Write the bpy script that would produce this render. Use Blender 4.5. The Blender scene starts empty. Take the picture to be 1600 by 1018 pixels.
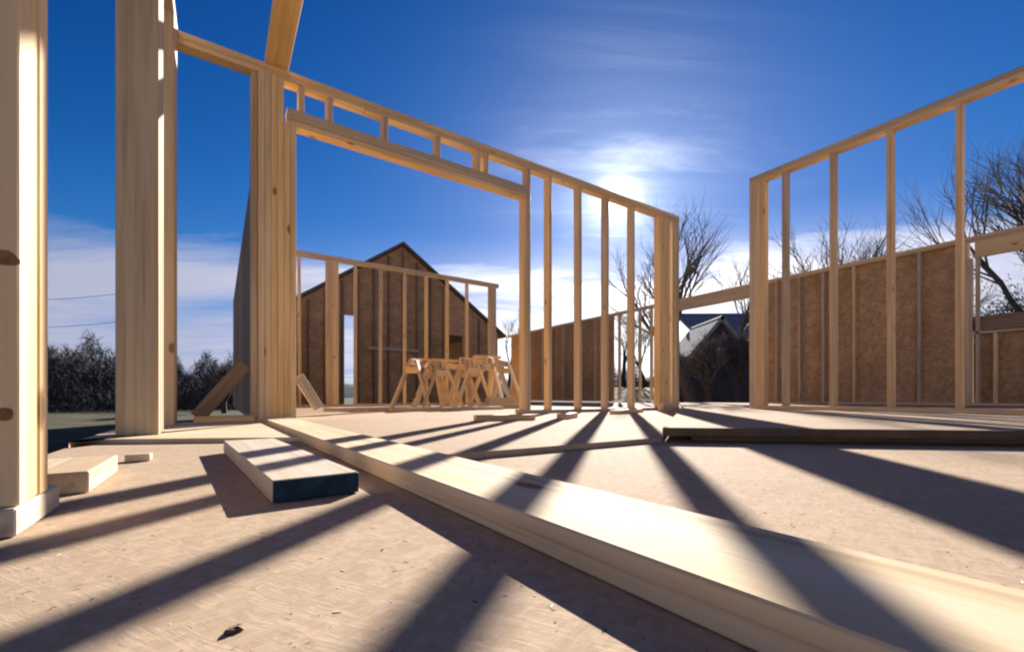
import bpy, bmesh, math, random
import numpy as np
from mathutils import Vector, Matrix

random.seed(7)
rng = np.random.default_rng(7)
C = bpy.context.scene.collection
scene = bpy.context.scene
R = math.radians

# ------------------------------------------------------------------ camera
HC = 0.18                      # the camera sits a hand's breadth above the floor
cd = bpy.data.cameras.new('camera')
cam = bpy.data.objects.new('camera', cd)
C.objects.link(cam)
cam.location = (0, 0, HC)
cam.rotation_euler = (R(90), 0, 0)
cd.sensor_width = 36
cd.lens = 36 * 683 / 1600
cd.shift_y = 111 / 1600
cd.clip_start = 0.02
cd.clip_end = 3000
scene.camera = cam

# ------------------------------------------------------------------ world and sun
SUN_EL, SUN_AZ = R(23.9), math.atan2(165, 683)
SUN = Vector((math.sin(SUN_AZ) * math.cos(SUN_EL), math.cos(SUN_AZ) * math.cos(SUN_EL), math.sin(SUN_EL)))
scene.view_settings.view_transform = 'Standard'
scene.view_settings.look = 'None'
scene.view_settings.gamma = 1
scene.view_settings.exposure = 1.84
scene.cycles.use_denoising = True
scene.cycles.max_bounces = 6
scene.cycles.pixel_filter_type = 'BLACKMAN_HARRIS'
scene.cycles.filter_width = 2.2

world = bpy.data.worlds.new('World')
scene.world = world
world.use_nodes = True
nt = world.node_tree
nt.nodes.clear()


def N(tree, kind, **kw):
    n = tree.nodes.new(kind)
    for k, v in kw.items():
        setattr(n, k, v)
    return n


def mathn(tree, op, a, b=None, c=None, clamp=False):
    n = tree.nodes.new('ShaderNodeMath')
    n.operation = op
    n.use_clamp = clamp
    for i, x in enumerate((a, b, c)):
        if x is None:
            continue
        if isinstance(x, (int, float)):
            n.inputs[i].default_value = x
        else:
            tree.links.new(x, n.inputs[i])
    return n.outputs[0]


def maprange(tree, x, a, b, c=0.0, d=1.0, smooth=True):
    n = tree.nodes.new('ShaderNodeMapRange')
    n.interpolation_type = 'SMOOTHSTEP' if smooth else 'LINEAR'
    tree.links.new(x, n.inputs['Value'])
    for k, v in zip(('From Min', 'From Max', 'To Min', 'To Max'), (a, b, c, d)):
        n.inputs[k].default_value = v
    return n.outputs['Result']


def mixc(tree, fac, a, b, blend='MIX'):
    n = tree.nodes.new('ShaderNodeMix')
    n.data_type = 'RGBA'
    n.blend_type = blend
    n.clamp_factor = True
    for sock, x in ((n.inputs['Factor'], fac), (n.inputs['A'], a), (n.inputs['B'], b)):
        if isinstance(x, (int, float)):
            sock.default_value = x
        elif isinstance(x, (tuple, list)):
            sock.default_value = (*x, 1) if len(x) == 3 else x
        else:
            tree.links.new(x, sock)
    return n.outputs['Result']


sky = N(nt, 'ShaderNodeTexSky', sky_type='NISHITA', sun_disc=False, sun_elevation=SUN_EL,
        sun_rotation=SUN_AZ, altitude=600, air_density=1.0, dust_density=0.35, ozone_density=2.5)
SKYK = 0.054
hsv = N(nt, 'ShaderNodeHueSaturation')
hsv.inputs['Saturation'].default_value = 1.35
nt.links.new(sky.outputs[0], hsv.inputs['Color'])
tc = N(nt, 'ShaderNodeTexCoord')
sep = N(nt, 'ShaderNodeSeparateXYZ')
nt.links.new(tc.outputs['Generated'], sep.inputs[0])
dx, dy, dz = sep.outputs
# flat cloud layer seen in perspective: direction over its height
zz = mathn(nt, 'MAXIMUM', mathn(nt, 'ADD', dz, 0.10), 0.03)
cx, cy = mathn(nt, 'DIVIDE', dx, zz), mathn(nt, 'DIVIDE', dy, zz)
comb = N(nt, 'ShaderNodeCombineXYZ')
nt.links.new(cx, comb.inputs[0]); nt.links.new(cy, comb.inputs[1])
mp = N(nt, 'ShaderNodeMapping')
mp.inputs['Rotation'].default_value = (0, 0, R(-38))
mp.inputs['Scale'].default_value = (0.42, 1.5, 1)
nt.links.new(comb.outputs[0], mp.inputs[0])
n1 = N(nt, 'ShaderNodeTexNoise')
n1.inputs['Scale'].default_value = 0.9
n1.inputs['Detail'].default_value = 7
n1.inputs['Roughness'].default_value = 0.64
n1.inputs['Distortion'].default_value = 0.5
nt.links.new(mp.outputs[0], n1.inputs['Vector'])
n2 = N(nt, 'ShaderNodeTexNoise')
n2.inputs['Scale'].default_value = 0.35
n2.inputs['Detail'].default_value = 3
nt.links.new(mp.outputs[0], n2.inputs['Vector'])
low = maprange(nt, dz, 0.36, 0.19)                       # cloud gathers towards the horizon
thr = mathn(nt, 'SUBTRACT', 0.68, mathn(nt, 'MULTIPLY', low, 0.36))
dens = mathn(nt, 'ADD', mathn(nt, 'MULTIPLY', n1.outputs[0], 0.65), mathn(nt, 'MULTIPLY', n2.outputs[0], 0.35))
cl = mathn(nt, 'MULTIPLY', mathn(nt, 'SUBTRACT', dens, thr), 4.5, clamp=True)
# angle to the sun
dotn = N(nt, 'ShaderNodeVectorMath', operation='DOT_PRODUCT')
nt.links.new(tc.outputs['Generated'], dotn.inputs[0])
dotn.inputs[1].default_value = SUN
ds = mathn(nt, 'MAXIMUM', dotn.outputs['Value'], 0.0)


cl = mathn(nt, 'ADD', cl, mathn(nt, 'MULTIPLY', mathn(nt, 'MULTIPLY', low, mathn(nt, 'POWER', ds, 9.0)), mathn(nt, 'MULTIPLY', dens, 1.15)), clamp=True)


def rgb(fac, c):
    n = N(nt, 'ShaderNodeVectorMath', operation='SCALE')
    n.inputs[0].default_value = c
    nt.links.new(fac, n.inputs['Scale'])
    return n.outputs[0]


def vadd(a, b):
    n = N(nt, 'ShaderNodeVectorMath', operation='ADD')
    for sck, x in zip(n.inputs, (a, b)):
        if isinstance(x, tuple): sck.default_value = x
        else: nt.links.new(x, sck)
    return n.outputs[0]


# thin cirrus streaks fanning up from the sun's side
mp3 = N(nt, 'ShaderNodeMapping')
mp3.inputs['Rotation'].default_value = (0, 0, R(118))
mp3.inputs['Scale'].default_value = (0.35, 2.1, 1)
nt.links.new(comb.outputs[0], mp3.inputs[0])
n3 = N(nt, 'ShaderNodeTexNoise')
n3.inputs['Scale'].default_value = 1.5
n3.inputs['Detail'].default_value = 8
n3.inputs['Roughness'].default_value = 0.62
n3.inputs['Distortion'].default_value = 0.9
nt.links.new(mp3.outputs[0], n3.inputs['Vector'])
wisp = maprange(nt, n3.outputs[0], 0.50, 0.74)
veil = mathn(nt, 'ADD', maprange(nt, dens, 0.36, 0.64, 0.3, 1.2), mathn(nt, 'MULTIPLY', wisp, 0.7))
aur = vadd(rgb(mathn(nt, 'MULTIPLY', mathn(nt, 'POWER', ds, 2600.0), veil), (1.3, 1.25, 1.15)),
           vadd(rgb(mathn(nt, 'MULTIPLY', mathn(nt, 'POWER', ds, 420.0), veil), (0.24, 0.235, 0.215)),
                rgb(mathn(nt, 'MULTIPLY', mathn(nt, 'POWER', ds, 85.0), veil), (0.10, 0.098, 0.09))))
back = mathn(nt, 'MAXIMUM', mathn(nt, 'MULTIPLY', dotn.outputs['Value'], -1.0), 0.0)   # front-lit clouds, unseen behind the camera, brightened as added fill
# cloud: lavender away from the sun, white where the sun shines through it
ccol = vadd((0.138, 0.142, 0.182), vadd(rgb(mathn(nt, 'POWER', ds, 8.0), (0.50, 0.465, 0.40)), rgb(back, (0.17, 0.15, 0.12))))
# deep polarised blue: the sky's own contrast raised, its glare round the sun held back
skc = N(nt, 'ShaderNodeVectorMath', operation='MULTIPLY')
nt.links.new(hsv.outputs[0], skc.inputs[0])
skc.inputs[1].default_value = (SKYK * 0.72, SKYK * 0.95, SKYK * 1.15)
ssep = N(nt, 'ShaderNodeSeparateXYZ')
nt.links.new(skc.outputs[0], ssep.inputs[0])
lim = N(nt, 'ShaderNodeCombineXYZ')
for i, L_ in enumerate((0.078, 0.178, 0.42)):
    x3 = mathn(nt, 'POWER', mathn(nt, 'DIVIDE', ssep.outputs[i], L_), 2.2)
    nt.links.new(mathn(nt, 'DIVIDE', ssep.outputs[i], mathn(nt, 'POWER', mathn(nt, 'ADD', x3, 1.0), 1 / 2.2)), lim.inputs[i])
gam = N(nt, 'ShaderNodeGamma')
gam.inputs['Gamma'].default_value = 1.8
nt.links.new(lim.outputs[0], gam.inputs['Color'])
deep = N(nt, 'ShaderNodeVectorMath', operation='MULTIPLY')
nt.links.new(gam.outputs[0], deep.inputs[0])
deep.inputs[1].default_value = (6.2, 2.85, 1.62)
m0 = mixc(nt, mathn(nt, 'MULTIPLY', mathn(nt, 'MULTIPLY', wisp, mathn(nt, 'POWER', ds, 40.0)), 0.22), deep.outputs[0], ccol)
m1 = mixc(nt, mathn(nt, 'MULTIPLY', cl, 0.9), m0, ccol)
m2 = vadd(m1, aur)
bg = N(nt, 'ShaderNodeBackground')
bg.inputs['Strength'].default_value = 1.0
nt.links.new(m2, bg.inputs['Color'])
wo = N(nt, 'ShaderNodeOutputWorld')
nt.links.new(bg.outputs[0], wo.inputs[0])

sl = bpy.data.lights.new('sun', 'SUN')
sl.energy = 3.6
sl.angle = R(0.53)
sl.color = (1.0, 0.95, 0.87)
so = bpy.data.objects.new('sun', sl)
C.objects.link(so)
so.rotation_euler = SUN.to_track_quat('Z', 'Y').to_euler()
so.location = SUN * 50


# ------------------------------------------------------------------ materials
def new_mat(name, rough=0.7, spec=0.3):
    m = bpy.data.materials.new(name)
    m.use_nodes = True
    t = m.node_tree
    b = t.nodes['Principled BSDF']
    b.inputs['Roughness'].default_value = rough
    b.inputs['Specular IOR Level'].default_value = spec
    return m, t, b


def bump(t, b, h, strength=0.3, dist=0.002):
    n = t.nodes.new('ShaderNodeBump')
    n.inputs['Strength'].default_value = strength
    n.inputs['Distance'].default_value = dist
    t.links.new(h, n.inputs['Height'])
    t.links.new(n.outputs[0], b.inputs['Normal'])


def noise(t, vec, scale, detail=4, rough=0.55, dist=0.0):
    n = t.nodes.new('ShaderNodeTexNoise')
    n.inputs['Scale'].default_value = scale
    n.inputs['Detail'].default_value = detail
    n.inputs['Roughness'].default_value = rough
    n.inputs['Distortion'].default_value = dist
    if vec is not None:
        t.links.new(vec, n.inputs['Vector'])
    return n.outputs[0]


def scaled(t, vec, s, loc=None):
    n = t.nodes.new('ShaderNodeMapping')
    n.inputs['Scale'].default_value = s
    t.links.new(vec, n.inputs['Vector'])
    if loc is not None:
        t.links.new(loc, n.inputs['Location'])
    return n.outputs[0]


def lumber(name, pale, dark, knot=(0.16, 0.075, 0.03), tintvar=0.22, rough=0.62, spec=0.25):
    """sawn softwood: grain along local X, rings, knots, a tone of its own for each board"""
    m, t, b = new_mat(name, rough, spec)
    tcn = t.nodes.new('ShaderNodeTexCoord')
    oi = t.nodes.new('ShaderNodeObjectInfo')
    rv = t.nodes.new('ShaderNodeCombineXYZ')
    for i, k in enumerate((37.0, 11.0, 5.0)):
        t.links.new(mathn(t, 'MULTIPLY', oi.outputs['Random'], k), rv.inputs[i])
    add = t.nodes.new('ShaderNodeVectorMath')
    t.links.new(tcn.outputs['Object'], add.inputs[0])
    t.links.new(rv.outputs[0], add.inputs[1])
    P = add.outputs[0]
    g1 = noise(t, scaled(t, P, (1.1, 26, 26)), 1.0, 5, 0.6, 0.4)
    g2 = noise(t, scaled(t, P, (4.0, 150, 150)), 1.0, 2, 0.5)
    g3 = noise(t, scaled(t, P, (1.2, 4, 4)), 1.0, 3, 0.5)
    f = mathn(t, 'ADD', mathn(t, 'MULTIPLY', maprange(t, g1, 0.40, 0.60), 0.62), mathn(t, 'MULTIPLY', g2, 0.38))
    col = mixc(t, f, dark, pale)
    col = mixc(t, mathn(t, 'MULTIPLY', maprange(t, g3, 0.45, 0.75), 0.35), col, tuple(c * 0.55 for c in dark))
    g4 = noise(t, scaled(t, P, (0.8, 60, 60)), 1.0, 3, 0.6, 0.2)
    col = mixc(t, mathn(t, 'MULTIPLY', maprange(t, g4, 0.56, 0.68), 0.45), col, tuple(c * 0.5 for c in dark))
    vo = t.nodes.new('ShaderNodeTexVoronoi')
    vo.inputs['Scale'].default_value = 1.0
    t.links.new(scaled(t, P, (3.0, 7.0, 7.0)), vo.inputs['Vector'])
    spx = t.nodes.new('ShaderNodeSeparateColor')
    t.links.new(vo.outputs['Color'], spx.inputs[0])
    kn = mathn(t, 'MULTIPLY', maprange(t, vo.outputs['Distance'], 0.13, 0.07), mathn(t, 'GREATER_THAN', spx.outputs[0], 0.42))
    col = mixc(t, mathn(t, 'MULTIPLY', kn, 0.8), col, knot)
    v = mathn(t, 'ADD', 1.0 - tintvar, mathn(t, 'MULTIPLY', oi.outputs['Random'], 2 * tintvar))
    hs = t.nodes.new('ShaderNodeHueSaturation')
    t.links.new(col, hs.inputs['Color'])
    t.links.new(v, hs.inputs['Value'])
    t.links.new(mathn(t, 'ADD', 0.80, mathn(t, 'MULTIPLY', oi.outputs['Random'], 0.35)), hs.inputs['Saturation'])
    t.links.new(hs.outputs[0], b.inputs['Base Color'])
    bump(t, b, g2, 0.35, 0.0012)
    return m


def osb(name, a, c, scale=1.0, rough=0.8, spec=0.2, tone_var=0.0, fibre=0.16):
    """oriented strand board: overlapping flakes of differing tone"""
    m, t, b = new_mat(name, rough, spec)
    tcn = t.nodes.new('ShaderNodeTexCoord')
    P = tcn.outputs['Object']
    wob = t.nodes.new('ShaderNodeVectorMath')
    nn = t.nodes.new('ShaderNodeTexNoise')
    nn.inputs['Scale'].default_value = 9 * scale
    t.links.new(P, nn.inputs['Vector'])
    sc = t.nodes.new('ShaderNodeVectorMath'); sc.operation = 'SCALE'
    sc.inputs['Scale'].default_value = 0.02 / scale
    t.links.new(nn.outputs['Color'], sc.inputs[0])
    t.links.new(P, wob.inputs[0]); t.links.new(sc.outputs[0], wob.inputs[1])
    W = wob.outputs[0]
    fl, fib = [], []
    for k, (ang, s) in enumerate(((25, (14, 60, 40)), (-50, (17, 70, 40)), (80, (12, 50, 40)))):
        mpn = t.nodes.new('ShaderNodeMapping')
        mpn.inputs['Rotation'].default_value = (R(18 * k), R(12), R(ang))
        t.links.new(W, mpn.inputs['Vector'])
        vo = t.nodes.new('ShaderNodeTexVoronoi')
        vo.inputs['Scale'].default_value = 1.0
        t.links.new(scaled(t, mpn.outputs[0], tuple(x * scale for x in s)), vo.inputs['Vector'])
        sp = t.nodes.new('ShaderNodeSeparateColor')
        t.links.new(vo.outputs['Color'], sp.inputs[0])
        fl.append(sp.outputs[k])
        fib.append(noise(t, scaled(t, mpn.outputs[0], tuple(x * scale for x in (9, 110, 60))), 1.0, 3, 0.6))
    f = mathn(t, 'DIVIDE', mathn(t, 'ADD', mathn(t, 'ADD', fl[0], fl[1]), fl[2]), 3.0)
    big = noise(t, P, 1.3, 5, 0.6)
    fine = mixc(t, mathn(t, 'GREATER_THAN', fl[0], 0.5), fib[1], fib[0])
    fine = maprange(t, fine, 0.35, 0.65)
    col = mixc(t, maprange(t, f, 0.2, 0.8), c, a)
    col = mixc(t, mathn(t, 'MULTIPLY', maprange(t, big, 0.42, 0.72), 0.40), col, tuple(x * 0.72 for x in c))
    col = mixc(t, mathn(t, 'MULTIPLY', fine, fibre), col, tuple(x * 0.55 for x in c))
    spk = noise(t, P, 26 * scale, 3, 0.5)
    col = mixc(t, mathn(t, 'MULTIPLY', maprange(t, spk, 0.66, 0.74), 0.5), col, tuple(x * 0.35 for x in c))
    oi = t.nodes.new('ShaderNodeObjectInfo')
    hs = t.nodes.new('ShaderNodeHueSaturation')
    t.links.new(col, hs.inputs['Color'])
    stre = noise(t, scaled(t, P, (0.5, 5, 5)), 1.0, 3, 0.6)
    tone = mathn(t, 'ADD', mathn(t, 'MULTIPLY', oi.outputs['Random'], tone_var), 1.0 - tone_var / 2)
    tone = mathn(t, 'ADD', tone, mathn(t, 'MULTIPLY', mathn(t, 'SUBTRACT', stre, 0.5), tone_var * 2.2))
    t.links.new(tone, hs.inputs['Value'])
    t.links.new(hs.outputs[0], b.inputs['Base Color'])
    bump(t, b, mathn(t, 'ADD', f, mathn(t, 'MULTIPLY', fine, 0.4)), 0.35, 0.0012)
    return m


def plain(name, a, c, scale, rough=0.85, stretch=(1, 1, 1), detail=6):
    m, t, b = new_mat(name, rough, 0.15)
    tcn = t.nodes.new('ShaderNodeTexCoord')
    f = noise(t, scaled(t, tcn.outputs['Object'], stretch), scale, detail, 0.62)
    t.links.new(mixc(t, maprange(t, f, 0.3, 0.7), a, c), b.inputs['Base Color'])
    bump(t, b, f, 0.3, 0.01)
    return m


M_STUD = lumber('spruce_lumber', (0.74, 0.54, 0.33), (0.56, 0.37, 0.19))
M_POST = lumber('honey_spruce_lumber', (0.80, 0.575, 0.32), (0.67, 0.44, 0.21), tintvar=0.12)
M_GREY = lumber('weathered_lumber', (0.62, 0.475, 0.305), (0.47, 0.345, 0.20), tintvar=0.10)
M_LONG = lumber('golden_plank_lumber', (0.69, 0.55, 0.39), (0.59, 0.43, 0.26), tintvar=0.04, rough=0.75, spec=0.10)
M_DIM = lumber('dark_lumber', (0.30, 0.20, 0.13), (0.20, 0.13, 0.08))  # darker tone by colour; on the left brace it stands in for shade
M_PLATE = lumber('pale_plate_lumber', (0.68, 0.55, 0.40), (0.55, 0.40, 0.25), tintvar=0.08)
M_BLUE = plain('blue_end_wax', (0.010, 0.030, 0.045), (0.025, 0.06, 0.08), 30, 0.6)
M_FLOOR = osb('subfloor_osb', (0.50, 0.372, 0.264), (0.42, 0.303, 0.206), 2.2, 0.85, 0.05)
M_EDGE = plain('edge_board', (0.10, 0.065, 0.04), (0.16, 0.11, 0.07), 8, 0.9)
M_SHEATH = osb('sheathing_osb', (0.50, 0.31, 0.165), (0.36, 0.21, 0.105), 0.55, tone_var=0.36)
M_GABLE = osb('gable_osb', (0.58, 0.355, 0.195), (0.45, 0.265, 0.135), 0.5, tone_var=0.36)
M_RIM = plain('rim_board', (0.22, 0.15, 0.09), (0.30, 0.21, 0.13), 6, 0.85, (1, 1, 6))
M_ROOF = plain('roof_shingle', (0.13, 0.105, 0.085), (0.19, 0.155, 0.12), 9, 0.9)
M_SOIL = plain('winter_grass', (0.05, 0.046, 0.026), (0.10, 0.083, 0.045), 0.9, 0.95)
M_PALE = plain('pale_roof', (0.20, 0.205, 0.22), (0.30, 0.30, 0.31), 3, 0.95)
M_WALLD = plain('dark_house_wall', (0.05, 0.05, 0.06), (0.08, 0.075, 0.08), 4, 0.9)
M_BARK = plain('bare_bark', (0.055, 0.045, 0.042), (0.11, 0.09, 0.08), 8, 0.9, (3, 3, 0.6))
M_TWIG = plain('twig_bark', (0.10, 0.085, 0.082), (0.17, 0.145, 0.138), 6, 0.9)
M_THICK = plain('thicket', (0.040, 0.040, 0.048), (0.085, 0.08, 0.085), 1.2, 0.95)
M_GREEN = plain('evergreen_needles', (0.014, 0.024, 0.016), (0.04, 0.055, 0.032), 1.6, 0.8)
M_HILL = plain('wooded_hill', (0.030, 0.040, 0.055), (0.05, 0.06, 0.075), 0.08, 0.95)
M_POLE = plain('utility_pole_wood', (0.06, 0.045, 0.035), (0.1, 0.08, 0.06), 10, 0.9, (1, 1, 0.2))
M_CABLE = plain('cable_black', (0.02, 0.02, 0.02), (0.03, 0.03, 0.03), 10, 0.6)
M_CHIP = plain('dark_chip', (0.06, 0.04, 0.03), (0.12, 0.08, 0.05), 60, 0.9)
M_KNOT = plain('knot_wood', (0.20, 0.10, 0.045), (0.33, 0.18, 0.085), 120, 0.7)
M_METAL = plain('galvanised_plate', (0.35, 0.36, 0.37), (0.5, 0.5, 0.51), 20, 0.45)


# ------------------------------------------------------------------ helpers
def setp(o, label=None, cat=None, group=None, kind=None):
    if label: o['label'] = label
    if cat: o['category'] = cat
    if group: o['group'] = group
    if kind: o['kind'] = kind
    return o


def thing(name, label, cat, loc, group=None):
    o = bpy.data.objects.new(name, None)
    o.empty_display_size = 0.2
    C.objects.link(o)
    o.location = loc
    return setp(o, label, cat, group)


_boxes = {}


def box_mesh(L, W, T, mat, bev=0.0022):
    key = (round(L, 3), round(W, 3), round(T, 3), mat.name)
    if key in _boxes:
        return _boxes[key]
    bm = bmesh.new()
    bmesh.ops.create_cube(bm, size=1)
    bmesh.ops.scale(bm, vec=(L, W, T), verts=bm.verts)
    if bev:
        bmesh.ops.bevel(bm, geom=list(bm.edges), offset=min(bev, T * 0.2, W * 0.2, L * 0.2), segments=1, affect='EDGES')
    me = bpy.data.meshes.new('board')
    bm.to_mesh(me); bm.free()
    me.materials.append(mat)
    _boxes[key] = me
    return me


def put(name, me, parent, M):
    o = bpy.data.objects.new(name, me)
    C.objects.link(o)
    if parent is not None:
        o.parent = parent
        M = Matrix.Translation(-Vector(parent.location)) @ M
    o.matrix_basis = M
    return o


def board(name, a, b, W, T, wdir, mat, parent=None, bev=0.0022):
    """a timber from point a to b; W across wdir, T across the third axis"""
    a, b = Vector(a), Vector(b)
    x = (b - a).normalized()
    y = Vector(wdir); y = (y - x * y.dot(x)).normalized()
    z = x.cross(y)
    M = Matrix(((x.x, y.x, z.x), (x.y, y.y, z.y), (x.z, y.z, z.z))).to_4x4()
    M.translation = (a + b) / 2
    return put(name, box_mesh((b - a).length, W, T, mat, bev), parent, M)


def mesh_obj(name, verts, faces, mat, parent=None, loc=(0, 0, 0), smooth=False):
    me = bpy.data.meshes.new(name)
    me.from_pydata([tuple(v) for v in verts], [], faces)
    me.update()
    me.materials.append(mat)
    if smooth:
        for p in me.polygons: p.use_smooth = True
    return put(name, me, parent, Matrix.Translation(Vector(loc)))


def prism(name, poly, z0, z1, mat, parent=None):
    n = len(poly)
    area = sum(poly[i][0] * poly[(i + 1) % n][1] - poly[(i + 1) % n][0] * poly[i][1] for i in range(n))
    if area < 0: poly = poly[::-1]
    v = [(x, y, z0) for x, y in poly] + [(x, y, z1) for x, y in poly]
    f = [tuple(range(n - 1, -1, -1)), tuple(range(n, 2 * n))]
    f += [(i, (i + 1) % n, n + (i + 1) % n, n + i) for i in range(n)]
    return mesh_obj(name, v, f, mat, parent)


D2 = Vector((0.8311, 0.5561, 0))      # along the header wall, receding to the right
D1 = Vector((-0.5561, 0.8311, 0))     # along the side walls, receding to the left
UP = Vector((0, 0, 1))


class Line:
    """a wall's base line: origin, direction; at(u) = distance along it that a sight line u crosses"""
    def __init__(self, o, d):
        self.o, self.d = Vector((o[0], o[1], 0)), Vector(d)

    def at(self, u):
        k = (u - 800) / 683
        return (self.o.x - k * self.o.y) / (k * self.d.y - self.d.x)

    def p(self, s, z=0.0, off=0.0):
        q = self.o + self.d * s
        n = Vector((-self.d.y, self.d.x, 0))
        q = q + n * off
        return Vector((q.x, q.y, z))

    @property
    def n(self):
        return Vector((-self.d.y, self.d.x, 0))


def stud(t, ln, s, z0, z1, depth=0.089, thick=0.038, off=0.0, mat=None, name='stud', lean=0.0):
    return board(name, ln.p(s, z0, off), ln.p(s + lean, z1, off), thick, depth, ln.d, mat or M_STUD, t)


def plate(t, ln, s0, s1, z, depth=0.089, thick=0.038, off=0.0, mat=None, name='top_plate'):
    return board(name, ln.p(s0, z + thick / 2, off), ln.p(s1, z + thick / 2, off), depth, thick, ln.n, mat or M_STUD, t)


ZL = 0.020
ZR = 0.056          # raised subfloor
TOP = 2.465         # top of the framed walls

A = Line((1.2007, 4.970), D2)
Cc = Line((-0.6514, 0.5854), D1)       # inner face of the left wall
B = Line((2.678, 4.573), -D1)
DD = Line((-2.13, 7.91), D2)
E = Line((5.15, 8.80), D1)
KP = 0.703
FD = Vector((-KP, 1, 0)).normalized()  # run of the long plate on the floor

# ------------------------------------------------------------------ setting: ground, floors
def ground_h(x, y):
    h = -0.55
    r = max(0.0, min(1.0, (y - 15 + 0.2 * x) / 16)); r = r * r * (3 - 2 * r)
    side = max(0.0, min(1.0, (x + 2) / 5)); side = side * side * (3 - 2 * side)
    h += 1.35 * r * side
    h += 0.05 * math.sin(x * 0.9 + 1) * math.cos(y * 0.7)
    return h


xs = [-1500, -700, -350, -180, -110, -75] + [-55 + 2 * i for i in range(56)] + [75, 110, 180, 350, 700, 1500]
ys = [-300, -100, -50, -30] + [-20 + 2 * i for i in range(46)] + [95, 130, 200, 350, 700, 1500]
gv = [(x, y, ground_h(x, y)) for y in ys for x in xs]
nx = len(xs)
gf = [(j * nx + i, j * nx + i + 1, (j + 1) * nx + i + 1, (j + 1) * nx + i) for j in range(len(ys) - 1) for i in range(nx - 1)]
setp(mesh_obj('ground', gv, gf, M_SOIL, smooth=True), kind='structure')

# lower floor: left edge runs along the left wall, far edge along the header wall
nA = A.n
def cross_lines(p, d, q, e):
    m = Matrix(((d.x, -e.x), (d.y, -e.y))).inverted()
    k = m @ Vector((q.x - p.x, q.y - p.y))
    return p + d * k[0]
edgeL = Cc.p(0, 0, 0.235)
farA = A.p(0, 0, 0.09)
cl_corner = cross_lines(edgeL, D1, farA, D2)
low = [(cl_corner.x, cl_corner.y), tuple(A.p(1.5, 0, 0.09).xy), (9.5, 4.0), (9.5, -4.5), tuple((edgeL - D1 * 6.0).xy)]
floor = setp(prism('floor', low, -0.022, 0.0, M_FLOOR), kind='structure')
rim = [(p[0], p[1]) for p in low]
setp(prism('floor_rim', [tuple((cl_corner + (D2 - D1) * 0.03).xy), tuple((A.p(1.5, 0, 0.06)).xy), (9.45, 3.95), (9.45, -4.4),
                         tuple((edgeL - D1 * 5.9 + D2 * 0.03).xy)], -0.62, -0.023, M_RIM), kind='structure')

# raised floor with its front step
CC = Vector((0.600, 1.744, 0))
K = 0.597
q = CC - D2 * ((CC.x + KP * CC.y - K) / (D2.x + KP * D2.y))
post_s = A.at(432)
F = Line((Vector((-2.14, 3.69, 0)) - D1 * 0.62).xy, D1)
F_len = 9.0
F_end = F.p(F_len)
DDs_left = DD.at(372)
d_l, d_r = DD.p(DD.at(377), 0, 0.10), DD.p(DD.at(790), 0, 0.10)
a_end = A.p(A.at(1062), 0, -0.05)
e_mid = E.p(E.at(1056), 0, 0)
rr = [tuple(CC.xy), (1.847, 1.577), (9.4, 0.62), (9.4, 3.6), tuple(E.p(-0.5, 0, -0.12).xy), tuple((e_mid - E.n * 0.12).xy), tuple(a_end.xy)]
setp(prism('raised_floor', rr, 0.028, ZR, M_FLOOR), kind='structure')
lowsheet = [tuple(q.xy), tuple(CC.xy), tuple(a_end.xy), tuple((e_mid - E.n * 0.12).xy), tuple(E.p(9.4, 0, -0.12).xy), tuple(d_r.xy), tuple(d_l.xy),
            tuple(F.p(0.0, 0, 0.06).xy), tuple(A.p(A.at(462), 0, -0.06).xy)]
setp(prism('raised_floor_sheet', lowsheet, 0.0012, ZL, M_FLOOR), kind='structure')
cen = Vector((4.5, 3.6))
def inset(p, d):
    v = Vector(p); w = cen - v
    return tuple(v + w.normalized() * d)
setp(prism('raised_floor_joists', [inset(p, 0.16) for p in rr], 0.001, 0.027, M_RIM), kind='structure')
wd = Vector((1.847, 1.577)) - CC.xy
far = Vector((9.4, 0.62))
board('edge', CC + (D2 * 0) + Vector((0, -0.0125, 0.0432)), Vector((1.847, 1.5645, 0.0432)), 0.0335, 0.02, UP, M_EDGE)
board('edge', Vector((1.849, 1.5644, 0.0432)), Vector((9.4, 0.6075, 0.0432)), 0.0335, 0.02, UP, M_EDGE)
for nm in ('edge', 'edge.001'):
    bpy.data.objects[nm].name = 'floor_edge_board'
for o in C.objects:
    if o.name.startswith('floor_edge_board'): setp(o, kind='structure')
# thin sheet of subfloor by the left posts
sheet = [(-1.64, 1.66), (-0.84, 1.765), tuple(A.p(A.at(452), 0, -0.06).xy), tuple((cl_corner + (D2 - D1) * 0.02).xy), tuple((Cc.p(1.3, 0, 0.225)).xy)]
setp(prism('floor_sheet', sheet, 0.001, 0.019, M_PLATE), kind='structure')

# far wooded hills, left and behind
def hill(name, pts, depth, mat):
    v, f = [], []
    n = len(pts)
    for (x, y, h) in pts:
        l = math.hypot(x, y); ux, uy = x / l, y / l
        for k, (dd, hh) in enumerate(((0, -3), (depth * 0.35, h * 0.7), (depth * 0.6, h), (depth, h * 0.75), (depth * 1.6, -3))):
            v.append((x + ux * dd, y + uy * dd, hh))
    for i in range(n - 1):
        for k in range(4):
            f.append((i * 5 + k, (i + 1) * 5 + k, (i + 1) * 5 + k + 1, i * 5 + k + 1))
    return setp(mesh_obj(name, v, f, mat, smooth=True), kind='structure')
hp = []
for i in range(61):
    a = R(-75 + 150 * i / 60)
    d = 420
    hgt = 14 + 5 * math.sin(i * 0.7) + 4 * math.sin(i * 1.9 + 1) + 2 * math.sin(i * 4.1)
    hp.append((d * math.sin(a), d * math.cos(a), hgt))
hill('hills', hp, 120, M_HILL)

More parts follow.
